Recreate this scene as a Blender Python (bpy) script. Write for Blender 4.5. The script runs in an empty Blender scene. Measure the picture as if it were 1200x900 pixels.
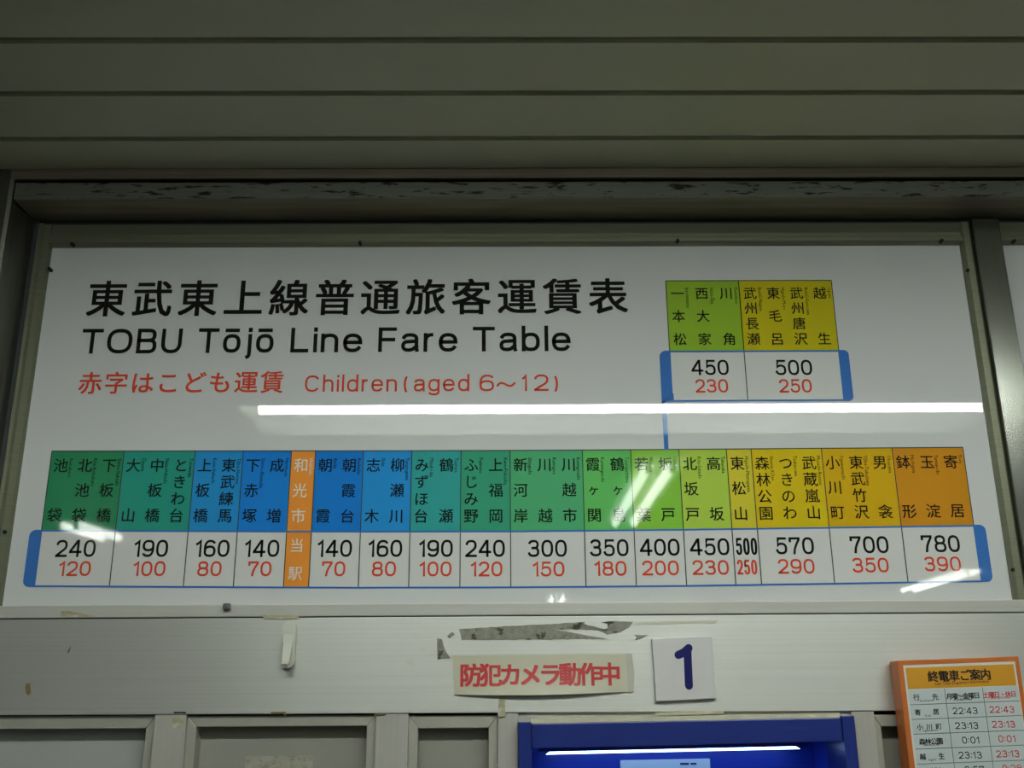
import bpy, bmesh, math, random
from mathutils import Vector, Matrix
random.seed(7)

# ------------------------------------------------------------------ camera, world, exposure
S = 0.0016                       # one wall unit in metres (a station column is 28 units)
Z0 = 1.60                        # eye height
YAW, PITCH, ROLL = 0.00888584, 0.30718687, -0.00658083
CX, DD, FPX = 525.0938, 1174.4549, 1213.0
cy_, sy_ = math.cos(YAW), math.sin(YAW); cp_, sp_ = math.cos(PITCH), math.sin(PITCH)
FW = Vector((sy_*cp_, cy_*cp_, sp_)); RT = Vector((cy_, -sy_, 0)); UP = RT.cross(FW)
cr_, sr_ = math.cos(ROLL), math.sin(ROLL)
RT, UP = cr_*RT + sr_*UP, -sr_*RT + cr_*UP

scene = bpy.context.scene
COL = scene.collection
cam = bpy.data.cameras.new('camera'); cam.sensor_fit = 'HORIZONTAL'; cam.sensor_width = 36.0
cam.lens = FPX/1200*36.0; cam.clip_start = 0.02; cam.clip_end = 100
camo = bpy.data.objects.new('camera', cam); COL.objects.link(camo); scene.camera = camo
M4 = Matrix((RT, UP, -FW)).transposed().to_4x4()
M4.translation = Vector((CX*S, -DD*S, Z0)); camo.matrix_world = M4

world = bpy.data.worlds.new('concourse_air'); scene.world = world; world.use_nodes = True
bg = world.node_tree.nodes['Background']; bg.inputs[0].default_value = (0.80, 0.92, 0.86, 1); bg.inputs[1].default_value = 0.01
scene.view_settings.view_transform = 'Standard'; scene.view_settings.look = 'None'
scene.view_settings.gamma = 1.0; scene.view_settings.use_curve_mapping = False
scene.view_settings.exposure = 0.0
TUBE_MAIN, TUBE_FAR = 58.0, 16.0
HC = 628.0                       # ceiling height above the eye, units

# ------------------------------------------------------------------ helpers
def at(px, py, y=0.0):
    """point of the wall plane `y` (units) that the photograph shows at px, py -> X, Z in units"""
    d = ((px-600)/FPX)*RT + ((450-py)/FPX)*UP + FW
    t = (DD+y)/d.y
    return CX+d.x*t, d.z*t
def W(X, Y, Z): return (X*S, Y*S, Z*S+Z0)

MATS = {}
def lin(c):
    return tuple((v/255/12.92 if v <= 10 else ((v/255+0.055)/1.055)**2.4) for v in c)
def mat(name, col, rough=0.5, metal=0.0, spec=0.5, noise=0.0, nscale=(8, 8, 8), bump=0.0, stain=None, srgb=False, aniso=0.0, tan=None, coat=0.0, emit=0.0):
    if name in MATS: return MATS[name]
    m = bpy.data.materials.new(name); m.use_nodes = True; nt = m.node_tree; b = nt.nodes['Principled BSDF']
    c = lin(col) if srgb else col
    b.inputs['Base Color'].default_value = (*c, 1); b.inputs['Roughness'].default_value = rough
    b.inputs['Metallic'].default_value = metal; b.inputs['Specular IOR Level'].default_value = spec
    b.inputs['Anisotropic'].default_value = aniso
    b.inputs['Coat Weight'].default_value = coat; b.inputs['Coat Roughness'].default_value = 0.03
    if tan:
        cv = nt.nodes.new('ShaderNodeCombineXYZ')
        for i in range(3): cv.inputs[i].default_value = tan[i]
        nt.links.new(cv.outputs[0], b.inputs['Tangent'])
    if emit:
        b.inputs['Emission Color'].default_value = (*c, 1); b.inputs['Emission Strength'].default_value = emit
    L = nt.links
    if noise or bump or stain:
        tc = nt.nodes.new('ShaderNodeTexCoord'); mp = nt.nodes.new('ShaderNodeMapping'); mp.inputs['Scale'].default_value = nscale
        L.new(tc.outputs['Object'], mp.inputs['Vector'])
        nz = nt.nodes.new('ShaderNodeTexNoise'); nz.inputs['Scale'].default_value = 1.0; nz.inputs['Detail'].default_value = 4
        L.new(mp.outputs[0], nz.inputs['Vector'])
        cr = nt.nodes.new('ShaderNodeMapRange'); cr.inputs[1].default_value = .25; cr.inputs[2].default_value = .75
        cr.inputs[3].default_value = 1-noise; cr.inputs[4].default_value = 1+noise
        L.new(nz.outputs[0], cr.inputs[0])
        mul = nt.nodes.new('ShaderNodeVectorMath'); mul.operation = 'SCALE'; mul.inputs[0].default_value = c
        L.new(cr.outputs[0], mul.inputs['Scale']); out = mul.outputs[0]
        if stain:
            scol, sscale, lo, hi = stain
            mp2 = nt.nodes.new('ShaderNodeMapping'); mp2.inputs['Scale'].default_value = sscale; L.new(tc.outputs['Object'], mp2.inputs['Vector'])
            n2 = nt.nodes.new('ShaderNodeTexNoise'); n2.inputs['Scale'].default_value = 1; n2.inputs['Detail'].default_value = 6; n2.inputs['Roughness'].default_value = .65
            L.new(mp2.outputs[0], n2.inputs['Vector'])
            r2 = nt.nodes.new('ShaderNodeMapRange'); r2.inputs[1].default_value = lo; r2.inputs[2].default_value = hi; L.new(n2.outputs[0], r2.inputs[0])
            mx = nt.nodes.new('ShaderNodeMix'); mx.data_type = 'RGBA'; mx.inputs['B'].default_value = (*scol, 1)
            L.new(r2.outputs[0], mx.inputs['Factor']); L.new(out, mx.inputs['A']); out = mx.outputs['Result']
        L.new(out, b.inputs['Base Color'])
        if bump:
            bp = nt.nodes.new('ShaderNodeBump'); bp.inputs['Strength'].default_value = bump; bp.inputs['Distance'].default_value = .002
            L.new(nz.outputs[0], bp.inputs['Height']); L.new(bp.outputs[0], b.inputs['Normal'])
    MATS[name] = m; return m

def obj(name, verts, faces, m, parent=None, smooth=False):
    me = bpy.data.meshes.new(name); me.from_pydata([W(*v) for v in verts], [], faces); me.materials.append(m)
    if smooth: me.shade_smooth()
    me.update()
    o = bpy.data.objects.new(name, me); COL.objects.link(o)
    recenter(o)
    if parent: adopt(o, parent)
    return o
def recenter(o):
    me = o.data
    if not me.vertices: return
    lo = Vector([min(v.co[i] for v in me.vertices) for i in range(3)]); hi = Vector([max(v.co[i] for v in me.vertices) for i in range(3)])
    c = (lo+hi)/2; me.transform(Matrix.Translation(-c)); o.location = c
def wloc(o):
    p = Vector(o.location)
    while o.parent: o = o.parent; p += o.location
    return p
def adopt(o, parent):
    p = Vector(o.location) - wloc(parent); o.parent = parent; o.location = p
def tag(o, label=None, cat=None, group=None, kind=None):
    if label: o['label'] = label
    if cat: o['category'] = cat
    if group: o['group'] = group
    if kind: o['kind'] = kind
    return o
def thing(name, X, Y, Z, label=None, cat=None, group=None, kind=None):
    o = bpy.data.objects.new(name, None); o.location = W(X, Y, Z); o.empty_display_size = .05; COL.objects.link(o)
    return tag(o, label, cat, group, kind)

class MB:
    def __init__(s): s.v = []; s.f = []
    def add(s, v, f):
        n = len(s.v); s.v += v; s.f += [tuple(i+n for i in q) for q in f]; return s
    def box(s, x0, x1, y0, y1, z0, z1):
        v = [(x, y, z) for z in (z0, z1) for y in (y0, y1) for x in (x0, x1)]
        return s.add(v, [(0, 2, 3, 1), (4, 5, 7, 6), (0, 1, 5, 4), (2, 6, 7, 3), (0, 4, 6, 2), (1, 3, 7, 5)])
    def prism(s, pts, yf, yb):            # pts: X,Z outline (any order), from y=yf (front) to yb (back)
        a = sum(pts[i][0]*pts[(i+1) % len(pts)][1]-pts[(i+1) % len(pts)][0]*pts[i][1] for i in range(len(pts)))
        if a < 0: pts = pts[::-1]
        n = len(pts)
        v = [(p[0], yf, p[1]) for p in pts]+[(p[0], yb, p[1]) for p in pts]
        f = [tuple(range(n)), tuple(range(2*n-1, n-1, -1))]+[(i, i+n, (i+1) % n+n, (i+1) % n) for i in range(n)]
        return s.add(v, f)
    def sweep(s, prof, x0, x1):           # prof: Y,Z outline swept along X
        n = len(prof)
        v = [(x0, p[0], p[1]) for p in prof]+[(x1, p[0], p[1]) for p in prof]
        return s.add(v, [tuple(range(n)), tuple(range(2*n-1, n-1, -1))]+[(i, i+n, (i+1) % n+n, (i+1) % n) for i in range(n)])
    def sweepz(s, prof, z0, z1, x0off=0):  # prof: X,Y outline swept along Z
        n = len(prof)
        v = [(p[0], p[1], z0) for p in prof]+[(p[0]+x0off, p[1], z1) for p in prof]
        return s.add(v, [tuple(range(n)), tuple(range(2*n-1, n-1, -1))]+[(i, i+n, (i+1) % n+n, (i+1) % n) for i in range(n)])
    def cyl(s, a, b, r, n=20):
        a, b = Vector(a), Vector(b); d = (b-a).normalized(); u = d.orthogonal().normalized(); w = d.cross(u)
        v = [tuple(p+r*(math.cos(2*math.pi*i/n)*u+math.sin(2*math.pi*i/n)*w)) for p in (a, b) for i in range(n)]
        return s.add(v, [tuple(range(n-1, -1, -1)), tuple(range(n, 2*n))]+[(i, (i+1) % n, (i+1) % n+n, i+n) for i in range(n)])
    def build(s, name, m, parent=None, bevel=0.0, smooth=False):
        o = obj(name, s.v, s.f, m, parent, smooth)
        bm = bmesh.new(); bm.from_mesh(o.data); bmesh.ops.recalc_face_normals(bm, faces=bm.faces)
        if bevel:
            bmesh.ops.bevel(bm, geom=[e for e in bm.edges if e.is_manifold and e.calc_face_angle(0) > .6], offset=bevel*S, segments=2, profile=.6, affect='EDGES', clamp_overlap=True)
        bm.to_mesh(o.data); bm.free()
        return o
def pxpoly(pts, y): return [at(px, py, y) for px, py in pts]
def rrect(x0, z0, x1, z1, r, n=6, corners=(1, 1, 1, 1)):
    out = []
    for k, (cx, cz, a) in enumerate(((x1-r, z1-r, 0), (x0+r, z1-r, 90), (x0+r, z0+r, 180), (x1-r, z0+r, 270))):
        if corners[k]:
            out += [(cx+r*math.cos(math.radians(a+90*i/n)), cz+r*math.sin(math.radians(a+90*i/n))) for i in range(n+1)]
        else:
            out.append(((x1, z1), (x0, z1), (x0, z0), (x1, z0))[k])
    return out

# ------------------------------------------------------------------ lettering
# 1) kanji, kana and small romaji from the built-in font, turned into flat meshes
GC = {}
def glyph(ch, bold):
    k = (ch, bold)
    if k in GC: return GC[k]
    c = bpy.data.curves.new('g', 'FONT'); c.body = ch; c.size = 1; c.resolution_u = 3; c.offset = bold; c.align_x = 'CENTER'
    o = bpy.data.objects.new('g', c); COL.objects.link(o)
    dg = bpy.context.evaluated_depsgraph_get(); me = bpy.data.meshes.new_from_object(o.evaluated_get(dg))
    v = [(p.co.x, p.co.y) for p in me.vertices]; f = [tuple(p.vertices) for p in me.polygons]
    bpy.data.objects.remove(o); bpy.data.curves.remove(c); bpy.data.meshes.remove(me)
    if v and ord(ch) > 0x2000:              # sit the em box on its centre
        v = [(x, y-.36) for x, y in v]
    GC[k] = (v, f); return GC[k]
def put(mb, ch, X, Z, size, y, bold=0.0, rot=0.0, sx=1.0, fy=None):
    v, f = glyph(ch, 0.0); c, s_ = math.cos(rot), math.sin(rot)
    offs = [(0, 0)] if not bold else [(-bold, bold*.8), (bold, -bold*.8), (-bold, -bold*.8), (bold, bold*.8), (0, 0)][:(5 if bold > .01 else 2)]
    for k, (ox, oz) in enumerate(offs):
        vv = []
        for a, b in v:
            a, b = (a+ox)*size*sx, (b+oz)*size
            x, z = X+a*c-b*s_, Z+a*s_+b*c
            vv.append((x, (fy(x, z) if fy else y)-.03*k, z))
        mb.add(vv, f)
def put_word(mb, word, X, Z, size, y, rot=0.0, bold=0.0, sx=1.0):
    """a short latin word from its left end"""
    k = ('w', word, bold)
    if k not in GC:
        c = bpy.data.curves.new('g', 'FONT'); c.body = word; c.size = 1; c.resolution_u = 1; c.offset = bold
        o = bpy.data.objects.new('g', c); COL.objects.link(o)
        dg = bpy.context.evaluated_depsgraph_get(); me = bpy.data.meshes.new_from_object(o.evaluated_get(dg))
        GC[k] = ([(p.co.x, p.co.y) for p in me.vertices], [tuple(p.vertices) for p in me.polygons])
        bpy.data.objects.remove(o); bpy.data.curves.remove(c); bpy.data.meshes.remove(me)
    v, f = GC[k]; c, s_ = math.cos(rot), math.sin(rot)
    mb.add([(X+a*size*sx*c-b*size*s_, y, Z+a*size*sx*s_+b*size*c) for a, b in v], f)

# 2) wide even-stroke figures and capitals drawn as strokes
def sup(cx, cy, rx, ry, a0, a1, n=18, e=2.5):
    out = []
    for i in range(n+1):
        a = math.radians(a0+(a1-a0)*i/n); c, s_ = math.cos(a), math.sin(a)
        out.append((cx+rx*math.copysign(abs(c)**(2/e), c), cy+ry*math.copysign(abs(s_)**(2/e), s_)))
    return out
XH = .72
def bowl(x0=0, x1=1, y0=0, y1=XH): return ('c', sup((x0+x1)/2, (y0+y1)/2, (x1-x0)/2, (y1-y0)/2, 0, 342, 19))
GL = {
 '0': (.76, [('c', sup(.5, .5, .5, .5, 0, 345, 23))]),
 '1': (.40, [[(0, .80), (.35, .86), (.9, 1), (.9, 0)]]),
 '2': (.74, [sup(.5, .71, .48, .29, 165, -25, 14)+[(.82, .45), (0.0, .02), (0, 0), (1, 0)]]),
 '3': (.74, [sup(.48, .76, .45, .24, 155, -80, 12)+[(.38, .53)], [(.38, .53)]+sup(.48, .27, .5, .27, 80, -160, 14)]),
 '4': (.80, [[(.74, 0), (.74, 1), (.66, 1), (0, .3), (0, .26), (1, .26)]]),
 '5': (.74, [[(.92, 1), (.16, 1), (.08, .52)]+sup(.48, .32, .5, .32, 130, -160, 16)]),
 '6': (.76, [('c', sup(.5, .31, .5, .31, 0, 345, 19)), sup(.54, .5, .54, .5, 180, 48, 12)]),
 '7': (.72, [[(0, .82), (0, 1), (1, 1), (1, .92)]+[(.7, .6), (.5, .3), (.42, 0)]]),
 '8': (.76, [('c', sup(.5, .765, .44, .235, 0, 345, 17)), ('c', sup(.5, .27, .5, .27, 0, 345, 19))]),
 '9': (.76, [('c', sup(.5, .69, .5, .31, 0, 345, 19)), sup(.46, .5, .54, .5, 0, -132, 12)]),
 ':': (.12, [[(.5, .18), (.5, .22)], [(.5, .68), (.5, .72)]]),
 'T': (.80, [[(0, 1), (1, 1)], [(.5, 1), (.5, 0)]]),
 'O': (.96, [('c', sup(.5, .5, .5, .5, 0, 348, 29))]),
 'B': (.76, [[(.05, 0), (0, 1)][:1]+[(0, 1)], [(0, 0), (0, 1), (.6, 1)]+sup(.62, .77, .33, .23, 85, -85, 8)+[(.6, .53), (0, .53)], [(.6, .53)]+sup(.64, .265, .36, .265, 85, -85, 8)+[(.6, 0), (0, 0)]]),
 'U': (.78, [[(0, 1)]+sup(.5, .42, .5, .42, 180, 360, 16)+[(1, 1)]]),
 'L': (.64, [[(0, 1), (0, 0), (1, 0)]]),
 'F': (.66, [[(0, 0), (0, 1), (1, 1)], [(0, .5), (.9, .5)]]),
 'C': (.86, [sup(.5, .5, .5, .5, 42, 318, 26)]),
 'o': (.68, [bowl()]),
 'b': (.66, [bowl(), [(0, 1.05), (0, 0)]]),
 'd': (.66, [bowl(), [(1, 1.05), (1, 0)]]),
 'g': (.66, [bowl(), [(1, XH), (1, -.08)]+sup(.5, -.08, .5, .2, 0, -150, 9)]),
 'n': (.62, [[(0, XH), (0, 0)], [(0, .40)]+sup(.5, .44, .5, .28, 180, 0, 14)+[(1, 0)]]),
 'h': (.62, [[(0, 1.05), (0, 0)], [(0, .40)]+sup(.5, .44, .5, .28, 180, 0, 14)+[(1, 0)]]),
 'r': (.38, [[(0, XH), (0, 0)], [(0, .36)]+sup(1, .36, 1, .36, 180, 95, 8)]),
 'i': (.10, [[(.5, XH), (.5, 0)], [(.5, 1.02), (.5, .98)]]),
 'l': (.10, [[(.5, 1.05), (.5, 0)]]),
 'j': (.26, [[(1, XH), (1, -.08)]+sup(.2, -.08, .8, .2, 0, -80, 6), [(1, 1.02), (1, .98)]]),
 'e': (.68, [[(0, .38), (1, .38)]+sup(.5, XH/2, .5, XH/2, 4, 322, 22)]),
 'a': (.64, [sup(.5, XH-.2, .46, .2, 160, 0, 10)+[(.96, .1), (1, 0)], [(.96, .42), (.5, .40)]+sup(.4, .2, .4, .2, 110, 285, 10)+[(.7, .04), (.96, .18)]]),
 '(': (.22, [sup(1, .42, 1, .62, 130, 230, 10, 2)]),
 ')': (.22, [sup(0, .42, 1, .62, 50, -50, 10, 2)]),
 '~': (.95, [[(0, .32), (.1, .45), (.25, .5), (.4, .44), (.6, .32), (.75, .28), (.9, .34), (1, .46)]]),
 ' ': (.45, []),
}
GL['B'] = (.76, GL['B'][1][1:])
GL['ō'] = (.68, GL['o'][1]+[[(.12, .98), (.88, .98)]])
def stroke(mb, pts, w, y, closed=False, capx=True, round_end=False):
    P = [Vector(p) for p in pts]; Q = [P[0]]
    for p in P[1:]:
        if (p-Q[-1]).length > w*.02: Q.append(p)
    P = Q; n = len(P)
    if n < 2: return
    if not closed:
        P[0] = P[0]-(P[1]-P[0]).normalized()*w/2*(0 if round_end else 1); P[-1] = P[-1]+(P[-1]-P[-2]).normalized()*w/2*(0 if round_end else 1)
    v = []
    for i in range(n):
        a = P[i]-P[i-1] if (i or closed) else P[1]-P[0]
        b = P[(i+1) % n]-P[i] if (i < n-1 or closed) else P[-1]-P[-2]
        a.normalize(); b.normalize(); t = a+b
        if t.length < .2: t = b
        t.normalize(); nn = Vector((-t.y, t.x)); k = 1/max(.55, nn.dot(Vector((-b.y, b.x))))
        v += [P[i]+nn*w/2*k, P[i]-nn*w/2*k]
    m = n if closed else n-1
    mb.add([(p.x, y, p.y) for p in v], [(2*i, 2*i+1, (2*i+3) % (2*n), (2*i+2) % (2*n)) for i in range(m)])
    if round_end:
        for kk, c in enumerate((P[0], P[-1])):
            mb.add([(c.x+w/2*math.cos(i*math.pi/8), y-.04*(kk+1), c.y+w/2*math.sin(i*math.pi/8)) for i in range(16)], [tuple(range(16))])
def write(mb, text, x0, x1, zb, h, w, y, gap=.2, slope=0.0, natural=None):
    """stroke text between x0 and x1 on baseline zb, cap height h, stroke w*h; natural=True keeps proportions and centres"""
    tot = sum(GL[c][0] for c in text)+gap*(len(text)-1)
    k = (x1-x0)/(tot*h) if not natural else natural
    x = x0 if not natural else (x0+x1)/2-tot*h*k/2
    sw = w*h
    for c in text:
        gw, st = GL[c]; gw *= h*k
        iw = max(gw-sw, .001)
        cm = MB() if isinstance(mb, tuple) else mb
        for k_, s_ in enumerate(st):
            cl = isinstance(s_, tuple); pts = s_[1] if cl else s_
            q = [(x+sw/2+p[0]*iw, zb+slope*(x-x0)+sw/2+p[1]*(h-sw)) for p in pts]
            stroke(cm, q, sw, y-.03*k_, cl)
        if isinstance(mb, tuple) and cm.v: cm.build(*mb)
        x += gw+gap*h*k

# ------------------------------------------------------------------ materials
steel = mat('brushed_stainless', (.52, .53, .50), .34, .9, noise=.10, nscale=(3, 60, 900), bump=.03, aniso=.5)
steel_v = mat('brushed_stainless_upright', (.31, .32, .29), .22, 1.0, noise=.08, nscale=(900, 60, 3), bump=.03)
dark_steel = mat('dull_bronzed_steel', (.30, .27, .21), .42, .5, noise=.25, nscale=(4, 60, 700))
dirty = mat('grimy_aluminium', (.20, .21, .18), .5, .4, noise=.12, nscale=(5, 40, 300), stain=((.02, .02, .014), (16, 20, 90), .55, .60))
bead_m = mat('olive_grey_aluminium', (.22, .23, .16), .42, .5, noise=.1, nscale=(5, 40, 500))
gasket = mat('blue_black_rubber', (.05, .06, .065), .6)
black = mat('black_void', (.006, .006, .006), .8)
ceil_m = mat('cream_painted_spandrel', (.56, .57, .42), .5, noise=.03, nscale=(3, 3, 3))
panel_m = mat('brushed_white_aluminium', (.66, .67, .64), .42, .55, aniso=.75, tan=(0, 0, 1), noise=.05, nscale=(1.2, 20, 260), bump=.04, stain=((.42, .40, .30), (5, 5, 9), .66, .80))
post_m = mat('pale_grey_aluminium', (.52, .51, .47), .5, .15, noise=.05, nscale=(200, 20, 4), stain=((.3, .29, .2), (12, 12, 12), .68, .78))
lower_m = mat('beige_grey_panel', (.33, .33, .285), .5, noise=.06, nscale=(6, 6, 6), stain=((.36, .34, .24), (9, 9, 9), .62, .74))
lower_w = mat('white_enamel_panel', (.46, .48, .46), .45, noise=.03, nscale=(6, 6, 6))
board_m = mat('white_acrylic', (.74, .76, .77), .015, spec=.5, noise=.015, nscale=(3, 3, 3))
ink = mat('black_ink', (.012, .012, .012), .03)
navyink = mat('navy_ink', (.018, .02, .16), .25)
redink = mat('red_ink', (.78, .085, .04), .03)
whiteink = mat('white_ink', (.85, .82, .74), .03)
blueink = mat('blue_ink', (.055, .20, .60), .03)
thin = mat('thin_rule_ink', (.06, .07, .06), .03)
glow = None

# ------------------------------------------------------------------ setting
XL, XR, YB = -1500, 3300, -5400
GR = [-127.5-91*k for k in range(0, 57)]
backing = MB().box(XL, XR, YB, 120, HC+95, HC+105).build('ceiling', black); tag(backing, kind='structure')
FX0, FX1 = -40, 1620                                   # long lamp recess
pieces = []
def panel(x0, x1, y0, y1):
    pr = [(y1-1.2, HC), (y0+1.2, HC), (y0, HC+3), (y0, HC+14), (y1, HC+14), (y1, HC+3)]
    MB().sweep(pr, x0, x1).build('ceiling_panel', ceil_m, backing)
prev = -58.5
holes = []
for i, g in enumerate(GR):
    y1, y0 = (prev, g) if i == 0 else (prev, g)
    a, b = y1-(3.6 if i else 0), y0+3.6
    if -1219.6 < g < -946:          # rows g = -1037.5, -1128.5, -1219.5 hold the recess
        panel(XL, FX0, b, a); panel(FX1, XR, b, a)
    elif abs(g+946.5) < 1 and False: pass
    else: panel(XL, XR, b, a)
    prev = g
fl = MB().box(XL, XR, YB, 300, -1010, -1000).build('floor', mat('speckled_floor_tile', (.17, .165, .15), .4, noise=.2, nscale=(60, 60, 60))); tag(fl, kind='structure')
fmat = MATS['speckled_floor_tile']
wb = MB().box(XL, XR, YB-10, YB, -1000, HC+20).build('wall_back', mat('grey_concourse_wall', (.10, .11, .10), .6)); tag(wb, kind='structure')
wl = MB().box(XL-10, XL, YB, 120, -1000, HC+105).build('wall_left', MATS['grey_concourse_wall']); tag(wl, kind='structure')
wr = MB().box(XR, XR+10, YB, 120, -1000, HC+105).build('wall_right', MATS['grey_concourse_wall']); tag(wr, kind='structure')
wf = MB().box(XL, XR, 112, 120, -1000, HC+95).build('wall_front', mat('dark_cavity_wall', (.12, .12, .11), .8)); tag(wf, kind='structure')
# edge trim between ceiling and head
tr = MB().box(XL, XR, -58, -52, 615.5, HC+20).build('trim_1', dark_steel); tag(tr, kind='structure')

# ------------------------------------------------------------------ lamps
tube_m = mat('fluorescent_tube', (.95, 1.0, .92), .3, emit=TUBE_MAIN)
tube_f = mat('fluorescent_tube_far', (.95, 1.0, .92), .3, emit=TUBE_FAR)
lampwhite = mat('white_lamp_enamel', (.80, .82, .78), .4)
cap_m = mat('lamp_socket_plastic', (.7, .7, .66), .5)
lt = thing('ceiling_light', 790, -1080, HC, 'long recessed fluorescent ceiling light running along above the fare board', 'light')
rec = MB()
ya, yb, zt = -949, -1194, HC+85
rec.box(FX0, FX1, ya, ya+6, HC-1, zt); rec.box(FX0, FX1, yb-24, yb, HC-1, zt); rec.box(FX0, FX1, yb, ya, zt-5, zt)
rec.box(FX0-6, FX0, yb-24, ya+6, HC-1, zt); rec.box(FX1, FX1+6, yb-24, ya+6, HC-1, zt)
rec.build('housing', lampwhite, lt)
TY, TZ = -1006, HC+8.5
for a, b in ((-8, 788.5), (789.5, 1586)):
    t = MB().cyl((a, TY, TZ), (b, TY, TZ), 12, 24).build('fluorescent_tube', tube_m, lt, smooth=False)
for x in (-14, 210, 655, 1100, 1592):
    MB().box(x-5, x+5, TY-8, TY+8, TZ+12, zt).build('tube_bracket', cap_m, lt)
def small_light(x0, y0, x1, y1, label, n=2, gap=62):
    t = thing('ceiling_light', (x0+x1)/2, (y0+y1)/2, HC, label, 'light')
    d = Vector((x1-x0, y1-y0)).normalized(); nrm = Vector((-d.y, d.x))
    w = gap*(n-1)/2+38
    P = [Vector((x0, y0))-d*20, Vector((x1, y1))+d*20]
    q = [P[0]+nrm*w, P[1]+nrm*w, P[1]-nrm*w, P[0]-nrm*w]
    MB().add([(p.x, p.y, z) for z in (HC-26, HC-1) for p in q], [(0, 1, 2, 3), (7, 6, 5, 4)]+[(i, i+4, (i+1) % 4+4, (i+1) % 4) for i in range(4)]).build('housing', lampwhite, t)
    for k in range(n):
        o = nrm*(gap*(k-(n-1)/2))
        MB().cyl((x0+o.x, y0+o.y, HC-34), (x1+o.x, y1+o.y, HC-34), 11, 14).build('fluorescent_tube', tube_f, t)
        for p in (Vector((x0, y0)), Vector((x1, y1))):
            MB().box(p.x+o.x-7, p.x+o.x+7, p.y+o.y-7, p.y+o.y+7, HC-50, HC-26).build('tube_socket', cap_m, t)
small_light(925, -1400, 925, -2230, 'twin tube ceiling light behind the viewer, near centre, pointing at the fare board')
small_light(820, -4400, 820, -5150, 'farthest twin tube ceiling light in line with the centre')
small_light(2640, -3500, 2640, -4300, 'twin tube ceiling light far back on the right')
small_light(-900, -2200, -860, -2480, 'short twin tube ceiling light back on the left')

# ------------------------------------------------------------------ head, jamb, mullion, beads
xi = at(37, 300)[0]
hd = thing('window_head', 800, -30, 600, kind='structure'); hd.name = 'trim_2'
MB().box(xi-2, XR, -58, 60, 588, 609.5).build('head_member', dark_steel, hd)
MB().box(xi-2, XR, -58.8, -58, 588.6, 609.5).build('face_strip', dirty, hd)
MB().box(xi-2, XR, -46, 60, 609.5, 616).build('shadow_gap', black, hd)
MB().box(xi, XR, 2, 50, 580.6, 588).build('gasket', gasket, hd)
jm = thing('jamb', -120, -30, 0, kind='structure'); jm.name = 'trim_3'
MB().sweepz([(-240, -58), (xi-10, -58), (xi-6, -56), (xi-3, -20), (xi, -6), (xi, 60), (-240, 60)], -1000, HC).build('jamb_post', mat('dark_stainless_jamb', (.20, .20, .18), .38, .85, noise=.12, nscale=(600, 40, 3)), jm)
MB().box(xi, xi+5, -3, 50, 99, 588).build('gasket', gasket, jm)
X1b = at(1128.5, 290)[0]
def bead_v(pxa, pya, pxb, pyb, wide, side, name, parent, m):
    """an upright stepped bead; side=+1: bead lies to the right of the line"""
    pass
# left bead: two ribs
bt = at(600, 284.6, -9)[1]
xb0, xb1 = xi+5, at(33.5, 490)[0]
fr = thing('board_frame', 530, 0, 330, kind='structure'); fr.name = 'trim_4'
MB().sweepz([(xb0, 40), (xb0, -4), (xb0+3, -9), (xb0+7, -9), (xb0+9, -5), (xb0+13, -5), (xb1-2, -5), (xb1, -1), (xb1, 40)], 108, 581).build('side_bead', bead_m, fr)
xr0 = at(1153, 480)[0]; xr1 = at(1174, 500, -12)[0]
MB().sweepz([(xr0, 40), (xr0, -3), (xr0+4, -7), (xr0+11, -7), (xr0+12, -3), (xr0+17, -3), (xr0+17, 40)], 108, 581).build('side_bead', bead_m, fr)
MB().sweep([(40, bt), (-1, bt-1), (-7, bt), (-9, bt+2), (-9, bt+7), (-6, bt+9), (-6, bt+14), (-4, 581), (40, 581)], xb1-1, xr0+1).build('top_bead', bead_m, fr)
MB().sweep([(40, bt), (-1, bt-1), (-7, bt), (-9, bt+2), (-9, bt+7), (-6, bt+9), (-6, bt+14), (-4, 581), (40, 581)], at(1171, 290)[0], XR).build('top_bead', bead_m, fr)
xm0, xm1 = at(1161, 400, -14)[0], at(1194, 400, -14)[0]
MB().sweepz([(xm0-6, 40), (xm0-6, -2), (xm0, -2), (xm0, -13), (xm0+1, -14), (xm1-1, -14), (xm1, -13), (xm1, 40)], 108, 581).build('mullion', steel_v, fr)
for k, (px, py) in enumerate(((85, 287.5), (422, 286), (794, 283.5), (1103, 283.5), (1188, 284))):
    X, Z = at(px, py, -9); MB().cyl((X, -6, Z+1), (X, -12, Z+1), 2.2, 10).build('bead_screw', black, fr)
for px, py in ((59, 316), (7, 624), (1133, 318), (1186, 668)):
    X, Z = at(px, py, -3); MB().cyl((X, 0, Z), (X, -7, Z), 2.2, 10).build('bead_screw', black, fr)

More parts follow.
